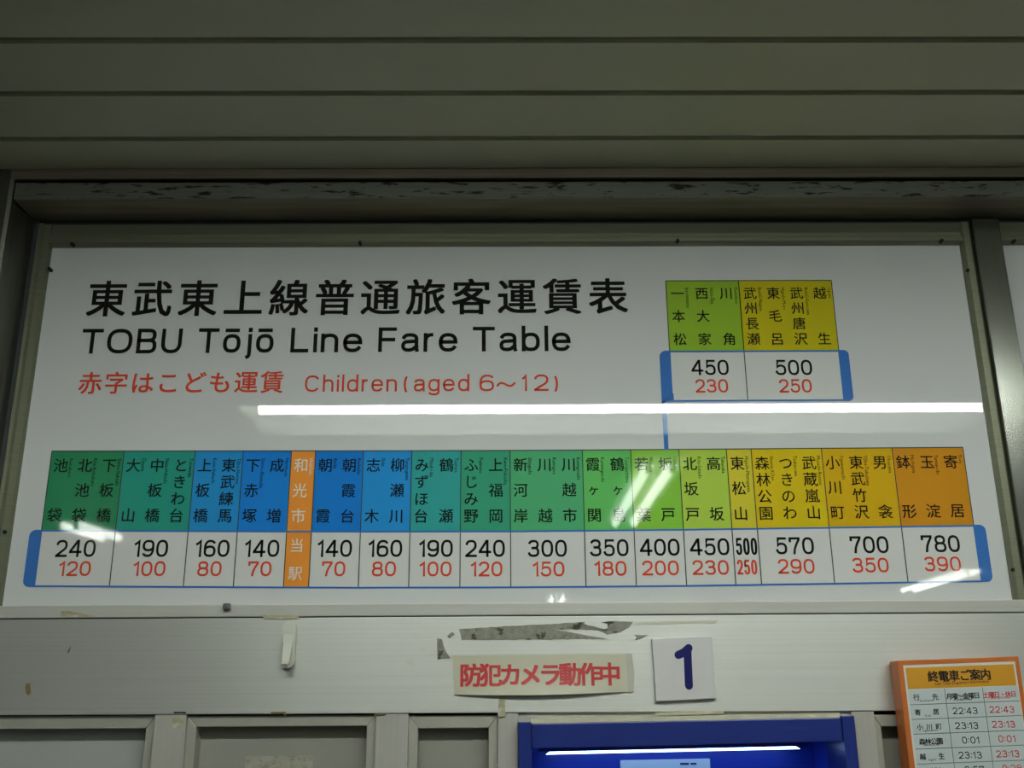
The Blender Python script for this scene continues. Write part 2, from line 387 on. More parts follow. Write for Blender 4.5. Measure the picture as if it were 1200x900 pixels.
# sill and the long apron panel under the board
zs = lambda X: 99.0+.0021*X
def ztop(px, py, y): return at(px, py, y)[1]
sl = thing('sill', 700, -10, 105, kind='structure'); sl.name = 'trim_5'
za, zc = ztop(3, 711, -12), ztop(1190, 702.5, -12)
k0 = (at(3, 711, -12)[0], at(1190, 702.5, -12)[0]); zz = lambda X, a, b: a+(b-a)*(X-k0[0])/(k0[1]-k0[0])
zsa, zsc = ztop(3, 724.5, -12), ztop(1190, 716, -12)
mid = 1.0
MB().prism([(-60+0, zz(-60, zsa, zsc)), (XR, zz(1100, zsa, zsc)), (XR, zz(1100, za, zc)+mid), (-60, zz(-60, za, zc)+mid)][::1], -12, 45).build('sill_rail', mat('pale_aluminium_sill', (.62, .62, .58), .35, .2, noise=.05, nscale=(2, 30, 300)), sl, bevel=1.0)
MB().prism([(-60, zz(-60, zsa, zsc)-3), (XR, zz(1100, zsa, zsc)-3), (XR, zz(1100, zsa, zsc)+1), (-60, zz(-60, zsa, zsc)+1)], -8, 45).build('sill_joint', black, sl)
pl = -11
b0, b1 = at(0, 836, pl), at(1050, 833.5, pl)
pz = lambda X: b0[1]+(b1[1]-b0[1])*(X-b0[0])/(b1[0]-b0[0])-2.0
ap = MB().prism([(-62, pz(-62)), (XR, pz(1200)), (XR, zz(1100, zsa, zsc)-1.2), (-62, zz(-62, zsa, zsc)-1.2)], pl, 45).build('trim_6', panel_m, bevel=.8); tag(ap, kind='structure')

# second fare board at the right edge
x20 = at(1174, 300)[0]
b2 = thing('fare_board', 1500, 5, 330, 'plain white end of the next display board, at the right edge beyond the upright', 'board')
MB().box(x20-12, XR-200, 0, 12, 100, 575).build('board_panel', board_m, b2)

# ------------------------------------------------------------------ main fare board
fb = thing('fare_board', 530, 5, 330, 'large white railway fare table board with coloured station strips and black title', 'board')
MB().box(xb0, xr0+12, 0, 12, 92, 578).build('board_panel', board_m, fb)
YC, YT = -.25, -.45
def char(name, m, parent, *a, **k):
    b = MB(); put(b, *a, **k); return b.build(name, m, parent)
for i, ch in enumerate('東武東上線普通旅客運賃表'):
    X, Z = at(125.5+(712.5-125.5)*i/11, 350.8-3.0*i/11); char('title_character', ink, fb, ch, X, Z, 49.5, YT, bold=.017)
for w_, a, b in (('TOBU', 94, 212), ('Tōjō', 231, 320), ('Line', 340, 424), ('Fare', 443, 536), ('Table', 554, 669)):
    X0, Zb = at(a, 414.5-(a-94)*.0055); X1, _ = at(b, 413.5); write(('title_letter', ink, fb), w_, X0, X1, Zb, 31.5, .145, YT, gap=.17)
for i, ch in enumerate('赤字はこども運賃'):
    X, Z = at(106+(319-106)*i/7, 449.5-1.2*i/7); char('subtitle_character', redink, fb, ch, X, Z, 29, YT, bold=.012)
for w_, a, b in (('Children', 357, 465), ('(', 473, 480), ('aged', 485, 550), ('6', 562, 579), ('~', 582, 604), ('1', 612, 618), ('2', 626, 643), (')', 647, 654)):
    X0, Zb = at(a, 459.3-(a-357)*.004); X1, _ = at(b, 458.5); write(('subtitle_letter', redink, fb), w_, X0, X1, Zb, 20.5, .12, YT, gap=.2)

STN = ['池袋/Ikebukuro', '北池袋/Kita-Ikebukuro', '下板橋/Shimo-Itabashi', '大山/Ōyama', '中板橋/Naka-Itabashi', 'ときわ台/Tokiwadai', '上板橋/Kami-Itabashi', '東武練馬/Tōbu-Nerima',
 '下赤塚/Shimo-Akatsuka', '成増/Narimasu', '和光市/Wakōshi', '朝霞/Asaka', '朝霞台/Asakadai', '志木/Shiki', '柳瀬川/Yanasegawa', 'みずほ台/Mizuhodai', '鶴瀬/Tsuruse', 'ふじみ野/Fujimino',
 '上福岡/Kami-Fukuoka', '新河岸/Shingashi', '川越/Kawagoe', '川越市/Kawagoeshi', '霞ヶ関/Kasumigaseki', '鶴ヶ島/Tsurugashima', '若葉/Wakaba', '坂戸/Sakado', '北坂戸/Kita-Sakado', '高坂/Takasaka',
 '東松山/Higashi-Matsuyama', '森林公園/Shinrin-Kōen', 'つきのわ/Tsukinowa', '武蔵嵐山/Musashi-Ranzan', '小川町/Ogawamachi', '東武竹沢/Tōbu-Takezawa', '男衾/Obusuma', '鉢形/Hachigata', '玉淀/Tamayodo', '寄居/Yorii']
ACOL = [(0, 61), (3, 145.7), (6, 229), (8, 285.3), (10, 341.7), (11, 370), (13, 426), (15, 482.7), (17, 540.3), (19, 597.7), (22, 682.3), (24, 739), (26, 795.5), (28, 851), (29, 880), (32, 962.3), (35, 1045), (38, 1128)]
FARE = ['240/120', '190/100', '160/80', '140/70', None, '140/70', '160/80', '190/100', '240/120', '300/150', '350/180', '400/200', '450/230', '500/250', '570/290', '700/350', '780/390']
BLX = [89, 177.3, 249.3, 307.3, 0, 392.5, 451.7, 511, 568.5, 641.5, 714, 773, 831.5, 874.7, 931.3, 1018.5, 1102]
RDX = [88, 175.3, 245.7, 304.5, 0, 391, 450, 510.5, 570.3, 643, 715.5, 774, 832.7, 875.5, 933, 1020, 1104.5]
CCOL = [(30, 90, 62), (28, 101, 90), (26, 96, 142), (20, 88, 150), (196, 106, 42), (20, 88, 152), (30, 105, 158), (40, 120, 118), (45, 120, 95), (62, 133, 92), (76, 146, 78), (102, 151, 52), (132, 157, 60), (160, 151, 44), (164, 144, 24), (163, 131, 22), (157, 108, 27)]
CNAME = ['green', 'teal', 'blue', 'blue', 'orange', 'blue', 'light blue', 'teal', 'sea green', 'green', 'light green', 'yellow green', 'yellow green', 'yellow', 'yellow', 'amber', 'amber orange']
def terp(t, x):
    for (a, b), (c, d) in zip(t, t[1:]):
        if x <= c: return b+(d-b)*(x-a)/(c-a)
    return t[-1][1]
YCT = [(62, 528.7), (400, 528.4), (600, 528.0), (800, 526.7), (1128, 524.3)]
YCB = [(50, 621.9), (400, 623.2), (600, 622.9), (800, 620.8), (1143, 616)]
YTB = [(45, 686.9), (400, 688.8), (600, 688.4), (800, 686.6), (1152, 680.9)]
def cellmat(i, c):
    k = 1.0
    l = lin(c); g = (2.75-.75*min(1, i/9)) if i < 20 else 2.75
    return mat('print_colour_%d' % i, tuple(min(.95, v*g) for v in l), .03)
ZCT = 291.8; zt_ = lambda x: at(x, terp(YCT, x))[1]; zb_ = lambda x: at(x, terp(YCB, x))[1]; zk_ = lambda x: at(x, terp(YTB, x))[1]
def chars_v(name, X, dX, ztop_, zbot, size, y, bold, m, parent):
    n = len(name)
    for j, ch in enumerate(name):
        t = j/(n-1); char('station_character', m, parent, ch, X+dX*t, ztop_+(zbot-ztop_)*t, size*(.82 if ch == 'ヶ' else 1), y, bold=bold)
edges = []
for n_, px in ACOL:
    edges.append(at(px, terp(YCT, px))[0])
for g in range(17):
    x0, x1 = edges[g], edges[g+1]; n0, n1 = ACOL[g][0], ACOL[g+1][0]
    p0, p1 = ACOL[g][1], ACOL[g+1][1]
    Zt0, Zt1, Zb0, Zb1 = zt_(p0), zt_(p1), zb_(p0-10), zb_(p1+ (10 if p1 > 900 else 0))
    full = g == 4
    zlo0, zlo1 = (zk_(p0), zk_(p1)) if full else (Zb0, Zb1)
    cell = MB().add([(x0, YC, zlo0), (x1, YC, zlo1), (x1, YC, Zt1), (x0, YC, Zt0)], [(0, 1, 2, 3)]).build('station_cell', cellmat(g, CCOL[g]), fb)
    cell['label'] = '%s station name cell' % CNAME[g]
    mr = MB(); im = whiteink if full else ink
    for n_ in range(n0, n1):
        u = (n_-n0)/(n1-n0); xl = x0+(x1-x0)*u; cw = (x1-x0)/(n1-n0)
        name, rom = STN[n_].split('/')
        Ztt, Zbb = Zt0+(Zt1-Zt0)*u, Zb0+(Zb1-Zb0)*u
        off = 12.6-1.3*n_/37
        chars_v(name, xl+off, 0, Ztt-17.4, Zbb+17.6, 17.2, YT, .009, im, cell)
        put_word(mr, rom, xl+off+9.2, Ztt-8.5, 6.3, YT, rot=-math.pi/2, sx=.88)
    if full:
        for ch, py in (('当', 639.5), ('駅', 672)):
            X, Z = at(349.3, py); char('station_character', im, cell, ch, edges[4]+12.4, Z, 16.5, YT, bold=.009)
    mr.build('romaji_lettering', im, cell)['kind'] = 'stuff'
    # rules
    class RR:
        def add(s_, v, f): MB().add(v, f).build('cell_rule', thin, cell)
    r = RR(); hw = .55
    r.add([(x0-hw, YT, (zk_(p0-14))), (x0+hw, YT, zk_(p0-14)), (x0+hw, YT, Zt0), (x0-hw, YT, Zt0)], [(0, 1, 2, 3)])
    if g == 16: r.add([(x1-hw, YT, Zb1), (x1+hw, YT, Zb1), (x1+hw, YT, Zt1), (x1-hw, YT, Zt1)], [(0, 1, 2, 3)])
    r.add([(x0, YT, Zt0-.6), (x1, YT, Zt1-.6), (x1, YT, Zt1+.6), (x0, YT, Zt0+.6)], [(0, 1, 2, 3)])
    if FARE[g]:
        fc = MB().add([(x0+1, YC, zk_(p0-12)+1), (x1-1, YC, zk_(p1)+1), (x1-1, YC, Zb1-1), (x0+1, YC, Zb0-1)], [(0, 1, 2, 3)]).build('fare_cell', mat('fare_cell_white', (.78, .79, .78), .03), fb)
        a, b = FARE[g].split('/')
        yb = terp([(89, 642.8), (640, 642.8), (875, 640.5), (1102, 637.3)], BLX[g]); yr = terp([(89, 666.5), (640, 667), (875, 664.8), (1104, 661)], RDX[g])
        X, Z = at(BLX[g], yb); nat = .91 if g != 13 else .50
        write(('fare_digit', ink, fc), a, X, X, Z-9.6, 19.4, .14, YT, gap=.12, natural=nat)
        X, Z = at(RDX[g], yr); write(('child_fare_digit', redink, fc), b, X, X, Z-8.2, 16.6, .14, YT, gap=.14, natural=.98 if g != 13 else .54)
# blue frame round the fares, thick rounded ends
def frame_strip(mb, xs, zf, w, y=YT-.02):
    v = []
    for x, p in xs: v += [(x, y, zf(p)-w/2), (x, y, zf(p)+w/2)]
    mb.add(v, [(2*i, 2*i+2, 2*i+3, 2*i+1) for i in range(len(xs)-1)])
class BB:
    n = 0
    def add(s_, v, f):
        BB.n += 1; MB().add([(a, b-.012*BB.n, c) for a, b, c in v], f).build('blue_frame_line', blueink, fb)
bl = BB()
xs = [(edges[i], ACOL[i][1]) for i in range(18)]
frame_strip(bl, [(x, p-8) for x, p in xs], zb_, 2.0); frame_strip(bl, [(x, p-12) for x, p in xs], zk_, 2.0)
xa = edges[0]; xo = xa-14.0 if False else xa-13.0
o_ = rrect(xo, zk_(40)-1, xa+1, zb_(50)+1, 7, corners=(0, 1, 1, 0)); bl.add([(x, YT-.02, z) for x, z in o_], [tuple(range(len(o_)))])
xa = edges[17]; o_ = rrect(xa-1, zk_(1150)-1, xa+13, zb_(1143)+1, 7, corners=(1, 0, 0, 1)); bl.add([(x, YT-.02, z) for x, z in o_], [tuple(range(len(o_)))])
# branch box and connecting line
UX = [at(780, 329)[0], at(865.3, 329)[0], at(974, 329)[0]]
zu1, zu0, zul = at(870, 329)[1], at(870, 411.8)[1], at(870, 469.5)[1]
o_ = rrect(UX[0]-12.5, zul-1.2, UX[0]+1, zu0+1.2, 8, corners=(0, 1, 0, 0)); bl.add([(x, YT-.02, z) for x, z in o_], [tuple(range(len(o_)))])
o_ = rrect(UX[2]-1, zul-1.2, UX[2]+11.5, zu0+1.2, 6, corners=(1, 0, 0, 1)); bl.add([(x, YT-.02, z) for x, z in o_], [tuple(range(len(o_)))])
for z in (zu0, zul): bl.add([(UX[0], YT-.02, z-1.1), (UX[2], YT-.02, z-1.1), (UX[2], YT-.02, z+1.1), (UX[0], YT-.02, z+1.1)], [(0, 1, 2, 3)])
xc = at(779.5, 500)[0]
bl.add([(xc-2.6, YT-.02, ZCT-1), (xc+2.6, YT-.02, ZCT-1), (xc+2.6, YT-.02, zul), (xc-2.6, YT-.02, zul)], [(0, 1, 2, 3)])
bl.add([(xc-2.6, YT-.02, zul-1.1), (UX[0]+2, YT-.02, zul-1.1), (UX[0]+2, YT-.02, zul+9), (UX[0]-12.5, YT-.02, zul+9), (xc-2.6, YT-.02, zul-4)], [(0, 1, 2, 3, 4)])
UP_ = ['一本松/Ippommatsu', '西大家/Nishi-Ōya', '川角/Kawakado', '武州長瀬/Bushū-Nagase', '東毛呂/Higashi-Moro', '武州唐沢/Bushū-Karasawa', '越生/Ogose']
for g, (n0, n1, c, nm, fa, bx, rx) in enumerate(((0, 3, (98, 124, 34), 'yellow green', '450/230', 832, 834), (3, 7, (132, 124, 18), 'yellow', '500/250', 930, 932))):
    x0, x1 = UX[g], UX[g+1]
    cell = MB().add([(x0, YC, zu0), (x1, YC, zu0), (x1, YC, zu1), (x0, YC, zu1)], [(0, 1, 2, 3)]).build('station_cell', cellmat(20+g, c), fb); cell['label'] = '%s station name cell of the small upper table' % nm
    mr = MB()
    for n_ in range(n0, n1):
        cw = (x1-x0)/(n1-n0); xl = x0+cw*(n_-n0); name, rom = UP_[n_].split('/')
        chars_v(name, xl+cw*.5-1.5, 0, zu1-17.0, zu0+15.5, 16.8, YT, .009, ink, cell); put_word(mr, rom, xl+cw*.5+8.8, zu1-9, 6.2, YT, rot=-math.pi/2, sx=.88)
    mr.build('romaji_lettering', ink, cell)['kind'] = 'stuff'
    class RR:
        def add(s_, v, f): MB().add(v, f).build('cell_rule', thin, cell)
    r = RR()
    for x in (x0, x1): r.add([(x-.55, YT, zul if (g == 0 and x == x1) else zu0), (x+.55, YT, zul if (g == 0 and x == x1) else zu0), (x+.55, YT, zu1), (x-.55, YT, zu1)], [(0, 1, 2, 3)])
    r.add([(x0, YT, zu1-.6), (x1, YT, zu1-.6), (x1, YT, zu1+.6), (x0, YT, zu1+.6)], [(0, 1, 2, 3)])
    fc = MB().add([(x0+1, YC, zul), (x1-1, YC, zul), (x1-1, YC, zu0), (x0+1, YC, zu0)], [(0, 1, 2, 3)]).build('fare_cell', MATS['fare_cell_white'], fb)
    a, b = fa.split('/')
    X, Z = at(bx, 430.8); write(('fare_digit', ink, fc), a, X, X, Z-9.6, 19.4, .14, YT, gap=.12, natural=.91)
    X, Z = at(rx, 452.3); write(('child_fare_digit', redink, fc), b, X, X, Z-8.4, 16.8, .14, YT, gap=.13, natural=.93)

# ------------------------------------------------------------------ things on the apron panel
FP = pl                                   # apron face plane
# number plate
plate = pxpoly([(764, 748.5), (834, 745), (840, 818.5), (769, 822)], FP-6)
np_ = thing('number_plate', (plate[0][0]+plate[2][0])/2, FP-3, plate[3][1], 'square white plate with a dark blue 1 above the ticket machine', 'sign')
MB().prism(plate, FP-6.5, FP-.2).build('plate', mat('white_plastic_plate', (.80, .79, .80), .25), np_, bevel=.8)
mb = MB(); s1 = [at(*p, FP-6.7) for p in ((795, 767.5), (801.5, 764.5), (807, 759.5))]; s2 = [at(*p, FP-6.7) for p in ((807, 759.8), (806, 780), (807.3, 803.5))]
s2 = [at(805.5, 761, FP-6.7), at(807.3, 803.3, FP-6.7)]
stroke(mb, s1, 8.6, FP-6.8, round_end=True); stroke(mb, s2, 8.6, FP-6.95, round_end=True)
mb.build('numeral', navyink, np_)

# camera notice, a slightly bowed plastic strip
A, B, C, D = [at(*p, FP-4) for p in ((530.5, 768), (735.5, 766), (737.5, 810.5), (532.5, 814))]
cn = thing('notice_strip', (A[0]+B[0])/2, FP-3, C[1], 'cream strip notice with bold red Japanese lettering left of the number plate', 'sign')
def bow(x, z):
    u = min(1, max(0, (x-A[0])/(B[0]-A[0]))); v = min(1, max(0, (A[1]-z)/(A[1]-D[1])))
    return FP-1.0-(2.0+4.5*v*v)*math.sin(math.pi*u)**.8-.5
nu, nv = 32, 6; vs = []
for th in (0, .8):
    for j in range(nv+1):
        for i in range(nu+1):
            u, v = i/nu, j/nv
            x = (A[0]*(1-u)+B[0]*u)*(1-v)+(D[0]*(1-u)+C[0]*u)*v; z = (A[1]*(1-u)+B[1]*u)*(1-v)+(D[1]*(1-u)+C[1]*u)*v
            z -= 2.0*math.sin(math.pi*u)*v*v
            vs.append((x, bow(x, z)+th, z))
N = (nu+1)*(nv+1); fs = []
for j in range(nv):
    for i in range(nu):
        a = j*(nu+1)+i; fs += [(a, a+nu+1, a+nu+2, a+1), (N+a, N+a+1, N+a+nu+2, N+a+nu+1)]
MB().add(vs, fs).build('strip', mat('cream_plastic', (.68, .66, .52), .35), cn, smooth=True)
notred = mat('notice_red', (.62, .035, .04), .4)
for i, ch in enumerate('防犯カメラ動作中'):
    X, Z = at(551.5+(715-551.5)*i/7, 791.5-1.2*i/7, FP-6); char('notice_character', notred, cn, ch, X, Z, 25.0, 0, bold=.03, fy=lambda x, z: bow(x, z)-.45)
MB().prism(pxpoly([(733, 766), (740, 765.5), (743.5, 788), (742.5, 811), (736, 812)], FP-1), FP-1.6, FP-.4).build('clear_tape', mat('yellowed_clear_tape', (.62, .61, .53), .15), cn)

# adhesive hook
hx0, hz1 = at(330, 728.5, FP); hx1, hz0 = at(347, 783.5, FP); hx0b = at(329.5, 780, FP)[0]
hk = thing('adhesive_hook', (hx0+hx1)/2, FP-4, hz0, 'small white plastic adhesive hook stuck below the fare board', 'hook')
hookm = mat('ivory_hook_plastic', (.74, .74, .66), .3)
MB().prism(rrect(hx0b, hz0, hx1-1.5, hz1, 7.5), FP-7, FP-.2).build('hook_base', hookm, hk, bevel=2.0)
xm = (hx0+hx1)/2
v = []; n = 8; prof = []
arm = MB()
sec = [(hz1-14, -5, 5.6), (hz1-24, -9.5, 5.2), (hz1-34, -13, 4.6), (hz1-43, -16, 4.0), (hz1-46, -22, 3.6)]
for z, yy, hw in sec:
    for sx_, ty in ((-1, 0), (1, 0), (1, 4), (-1, 4)):
        v.append((xm+1.0+sx_*hw, FP+yy+(ty-2), z+(0 if ty == 0 else 1)))
f = [(0, 1, 2, 3), tuple(reversed(range(len(v)-4, len(v))))]
for k in range(len(sec)-1):
    for i in range(4): f.append((4*k+i, 4*k+4+i, 4*k+4+(i+1) % 4, 4*k+(i+1) % 4))
arm.add(v, f).build('hook_arm', hookm, hk, bevel=.8)
MB().prism([(xm-5.5, hz0+26), (xm-3.8, hz0+30), (xm-.5, hz0+13), (xm-5, hz0+12)], FP-7.3, FP-6.9).build('hook_slot_shade', mat('slot_shadow_plastic', (.10, .10, .08), .6), hk)  # thin dark patch laid on the base, its colour standing for shade in the slot

# torn adhesive residue and tape remains
res_m = mat('grey_glue_residue', (.30, .30, .25), .8, noise=.25, nscale=(90, 90, 90), bump=.5, stain=((.07, .07, .05), (30, 30, 45), .56, .62))
tape_m = mat('old_tape_glue', (.46, .43, .26), .6, noise=.3, nscale=(60, 60, 60), stain=((.62, .62, .56), (40, 40, 80), .5, .62))
brown_m = mat('brown_rust_spot', (.22, .17, .06), .7, noise=.3, nscale=(90, 90, 90))
def flake(name, pts, m, label, cat, y=FP, th=.5, group=None):
    mb = MB()
    for p in (pts if isinstance(pts[0], list) else [pts]):
        # uneven edges
        out = []
        for i, a in enumerate(p):
            b = p[(i+1) % len(p)]; n = max(1, int(math.hypot(b[0]-a[0], b[1]-a[1])/5))
            for k in range(n):
                t = k/n; j = .45 if n > 1 else 0
                out.append((a[0]+(b[0]-a[0])*t+random.uniform(-j, j), a[1]+(b[1]-a[1])*t+random.uniform(-j, j)))
        mb.prism(pxpoly(out, y), y-th, y)
    o = mb.build(name, m)
    return tag(o, label, cat, group)
flake('glue_residue', [[(538, 737.5), (575, 735), (610, 733), (650, 731), (686, 728.8), (684, 731.5), (700, 735), (716, 739), (704, 739), (670, 737.5), (652, 738), (668, 741), (690, 745), (713, 749), (690, 749), (640, 749.5), (541, 750)],
                       [(703, 729), (722, 728), (742, 728.5), (737, 735), (727, 741), (712, 743.5), (700, 739), (712, 736), (712, 731)]], res_m, 'long torn grey patch of glue residue above the red lettered notice', 'residue')
flake('glue_residue', [(512, 748), (518, 749), (520, 757), (523, 764), (528, 771), (513, 773)], res_m, 'small ragged upright grey glue scrap at the upper left corner of the notice', 'residue')
flake('glue_residue', [(523.5, 745.5), (530, 740.5), (533, 743.5), (527, 748)], res_m, 'tiny grey glue speck between the long patch and the upright scrap', 'residue')
flake('glue_residue', [(743, 743.5), (750, 744.5), (760, 744), (750, 748.5), (744, 750.5), (746, 746.5)], res_m, 'small arrow-shaped grey glue scrap left of the number plate', 'residue')
SY = -12
flake('tape_remnant', [(72, 716), (80, 716), (112, 722), (98, 724), (70, 722)], tape_m, 'yellowed wedge of tape glue on the sill at far left', 'tape', SY)
flake('tape_remnant', [(308, 721), (349, 721), (351, 725), (309, 725.5)], tape_m, 'yellowed tape glue on the sill just above the hook', 'tape', SY)
flake('tape_remnant', [(585, 817), (592, 817), (592, 840), (583.5, 840)], tape_m, 'upright yellowed tape strip below the red lettered notice', 'tape')
flake('tape_remnant', [(768, 835), (848, 833), (848, 836.5), (768, 838.5)], mat('pale_tape', (.60, .57, .42), .5, noise=.2, nscale=(50, 50, 50)), 'pale flat tape remnant below the number plate', 'tape')
flake('tape_remnant', [(746, 728.5), (841, 726.5), (841, 730), (746, 732.5)], mat('faint_tape', (.68, .67, .57), .4), 'faint clear tape line on the panel above the number plate', 'tape')
flake('rust_spot', [(31, 801), (35, 800), (36, 812), (33, 815), (30, 811)], brown_m, 'brown spot low on the panel at far left', 'stain')
flake('rust_spot', [(79, 764), (83, 757), (82, 762), (80, 766)], brown_m, 'thin brown nick on the panel below the sill tape wedge', 'stain')
flake('glue_residue', [[(203, 841), (214, 840), (215, 848), (208, 854), (202, 853)]], tape_m, 'yellow glue blot on top of the upright right of the left panel', 'residue', y=-9.5)
flake('paint_chip', [(204, 834.3), (218, 834.3), (218, 836), (204, 836)], black, 'short black chip on the panel edge above the yellow glue blot', 'chip')
flake('paint_chip', [[(317, 834.5), (335, 834), (335, 839), (333, 839), (333, 836), (319, 836.5), (318, 839)]], brown_m, 'bracket shaped dark chip on the panel edge below the hook', 'chip')
flake('paint_chip', [[(438, 836), (452, 836), (452, 838), (441, 838), (439, 841)]], brown_m, 'dark chip on the panel edge above the second upright', 'chip')
X, Z = at(266, 712.5, -14); cl = MB().box(X-4, X+4, -18, -12, Z-2, Z+5).build('clip', mat('dark_grey_clip', (.12, .12, .13), .4), None, bevel=1.6); tag(cl, 'tiny dark grey clip standing on the sill left of the hook', 'clip')

# ------------------------------------------------------------------ lower wall: uprights, framed panels
pzb = lambda X: pz(X)
lw = thing('lower_wall', 300, 0, -500, kind='structure'); lw.name = 'trim_7'
ZL = -998
PY = -9.5
def xpost(px, y=PY): return at(px, 870, y)[0]
posts = [(178.5, 216), (439.5, 478), (583.5, 607), (1001, 1028)]
for a, b in posts:
    x0, x1 = xpost(a), xpost(b)
    MB().prism([(x0, ZL), (x1, ZL), (x1, pz(x1)+2), (x0, pz(x0)+2)], PY, 44).build('upright', post_m, lw, bevel=.8)
def opening(x0, x1, zt, stile, rail, m, mitre=True, right=True, left=True):
    """bead frame and recessed infill panel inside an opening"""
    o = thing('wall_panel', (x0+x1)/2, 0, ZL); o.parent = None
    f = MB(); yb = 2; yf = -4
    zin = zt-rail
    if left: MB().prism([(x0, ZL), (x0+stile, ZL), (x0+stile, zin), (x0, zt)], yf, 40).build('stile', bead2, lw, bevel=.8)
    if right: MB().prism([(x1-stile, ZL), (x1, ZL), (x1, zt), (x1-stile, zin)], yf, 40).build('stile', bead2, lw, bevel=.8)
    MB().prism([(x0+(stile if left else 0), zin), (x1-(stile if right else 0), zin), (x1, zt), (x0, zt)], yf-.5, 40).build('rail', bead2, lw, bevel=.8)
    MB().box(x0+2, x1-2, 16, 24, ZL, zt-2).build('infill_panel', m, lw)
    bpy.data.objects.remove(o)
bead2 = mat('warm_grey_bead', (.46, .46, .40), .42, .2, noise=.05, nscale=(20, 20, 20))
opening(-62, xpost(178.5), pz(40)-.9, 10, 13, lower_w, left=False)
opening(xpost(216), xpost(439.5), pz(300)-.9, 10, 11, lower_m)
opening(xpost(478), xpost(583.5), pz(530)-.9, 10, 13, lower_m)
opening(xpost(1028), xpost(1028)+420, pz(1100)-.9, 8, 12, lower_m)
x0, z0 = at(288, 886, 15.5); x1, z1 = at(366, 905, 15.5)
st = MB().prism([(x0, z0-80), (x1, z0-80), (x1, z0), (x0, z0-.5)], 15.4, 16).build('sticker', mat('faded_sticker_ghost', (.42, .41, .34), .6, noise=.15, nscale=(70, 70, 70), stain=((.30, .29, .23), (60, 60, 90), .5, .6)), None)
tag(st, 'faded grey sticker patch on the framed panel below the hook', 'sticker')

# ------------------------------------------------------------------ ticket machine
xh0, xh1 = xpost(600), xpost(1010)
MB().prism([(xh0, pz(xh0)-22), (xh1, pz(xh1)-22), (xh1, pz(xh1)+2), (xh0, pz(xh0)+2)], -6, 12).build('header', post_m, lw)
navy = mat('royal_blue_enamel', (.016, .034, .24), .3, noise=.03, nscale=(8, 8, 8))
navyd = mat('deep_blue_recess', (.02, .06, .50), .3)
MY = -22
tm = thing('ticket_machine', at(800, 860)[0], 0, ZL, 'blue ticket vending machine with a lit recess under the number plate', 'ticket machine')
mx0, mz = at(607.5, 846, MY); mx0i = at(622.5, 847, MY)[0]; mx1i, mzr = at(986.5, 841, MY); mx1 = at(1001, 838.5, MY)[0]
zt2 = (mz+at(1000, 838.5, MY)[1])/2
zl = lambda X: mz+(at(1000, 838.5, MY)[1]-mz)*(X-mx0)/(mx1-mx0)
zr0 = at(700, 875.5, MY)[1]; zr1 = at(980, 869, MY)[1]; zrl = lambda X: zr0+(zr1-zr0)*(X-at(700, 875, MY)[0])/(at(980, 869, MY)[0]-at(700, 875, MY)[0])
MB().prism([(mx0, ZL), (mx0i, ZL), (mx0i, zl(mx0i)), (mx0, zl(mx0))], MY, 45).build('side_rail', navy, tm, bevel=.7)
MB().prism([(mx1i, ZL), (mx1, ZL), (mx1, zl(mx1)), (mx1i, zl(mx1i))], MY, 45).build('side_rail', navy, tm, bevel=.7)
MB().prism([(mx0i+.6, zrl(mx0i)), (mx1i-.6, zrl(mx1i)), (mx1i-.6, zl(mx1i)-2), (mx0i+.6, zl(mx0i)-2)], MY+1.5, 14).build('top_rail', navy, tm, bevel=1.0)
MB().prism([(mx0i, zl(mx0i)-1.8), (mx1i, zl(mx1i)-1.8), (mx1i, zl(mx1i)+3), (mx0i, zl(mx0i)+3)], MY+6, 20).build('filler_strip', mat('cream_filler', (.70, .68, .52), .5, noise=.1, nscale=(40, 40, 40)), tm)
RB = 96                                # recess depth plane
MB().box(mx0i-20, mx1i+20, RB, RB+6, -600, 40).build('recess_back', navyd, tm)
MB().box(mx0i-6, mx0i-.2, 14, RB, -600, 40).build('recess_side', navyd, tm)
MB().box(mx1i+.2, mx1i+6, 14, RB, -600, 40).build('recess_side', navyd, tm)
MB().box(mx0i-6, mx1i+6, 10, RB, 12, 18).build('recess_roof', navyd, tm)
MB().box(mx0i-6, mx1i+6, -60, RB, -420, -400).build('keypad_shelf', navy, tm)
MB().box(mx0i+.5, mx1i-.5, -20, 40, ZL, -421).build('lower_door', navy, tm)
X0, ZL0 = at(640, 883, 60); X1, ZL1 = at(937, 876.5, 60)
lm = mat('blue_white_light_strip', (.38, .62, 1.0), .3, emit=7)
MB().prism([(X0, ZL0-1.0), (X1, ZL1-1.0), (X1-4, ZL1+1.5), (X0+4, ZL0+1.5)], 58, 66).build('light_strip', lm, tm)
MB().prism([(X0-8, ZL0+2), (X1+8, ZL1+2), (X1+8, ZL1+9), (X0-8, ZL0+9)], 56, 72).build('lamp_holder', navyd, tm)
sx0, sz = at(727, 891, 88); sx1, sz1 = at(832, 889, 88)
dp = MB().prism([(sx0, sz-170), (sx1, sz-170), (sx1, sz1), (sx0, sz)], 88, 94).build('display', mat('pale_blue_display', (.34, .48, .60), .2, emit=.24), tm, bevel=.8)
mb = MB()
for i, (px, w_, h) in enumerate(((797, 10, 2.2), (809, 7, 2.0))):
    X, Z = at(px, 894, 87.4); mb.add([(X, 87.4, Z-h), (X+w_, 87.4, Z-h), (X+w_, 87.4, Z), (X, 87.4, Z)], [(0, 1, 2, 3)])
mb.build('display_lettering', navyink, dp)['kind'] = 'stuff'

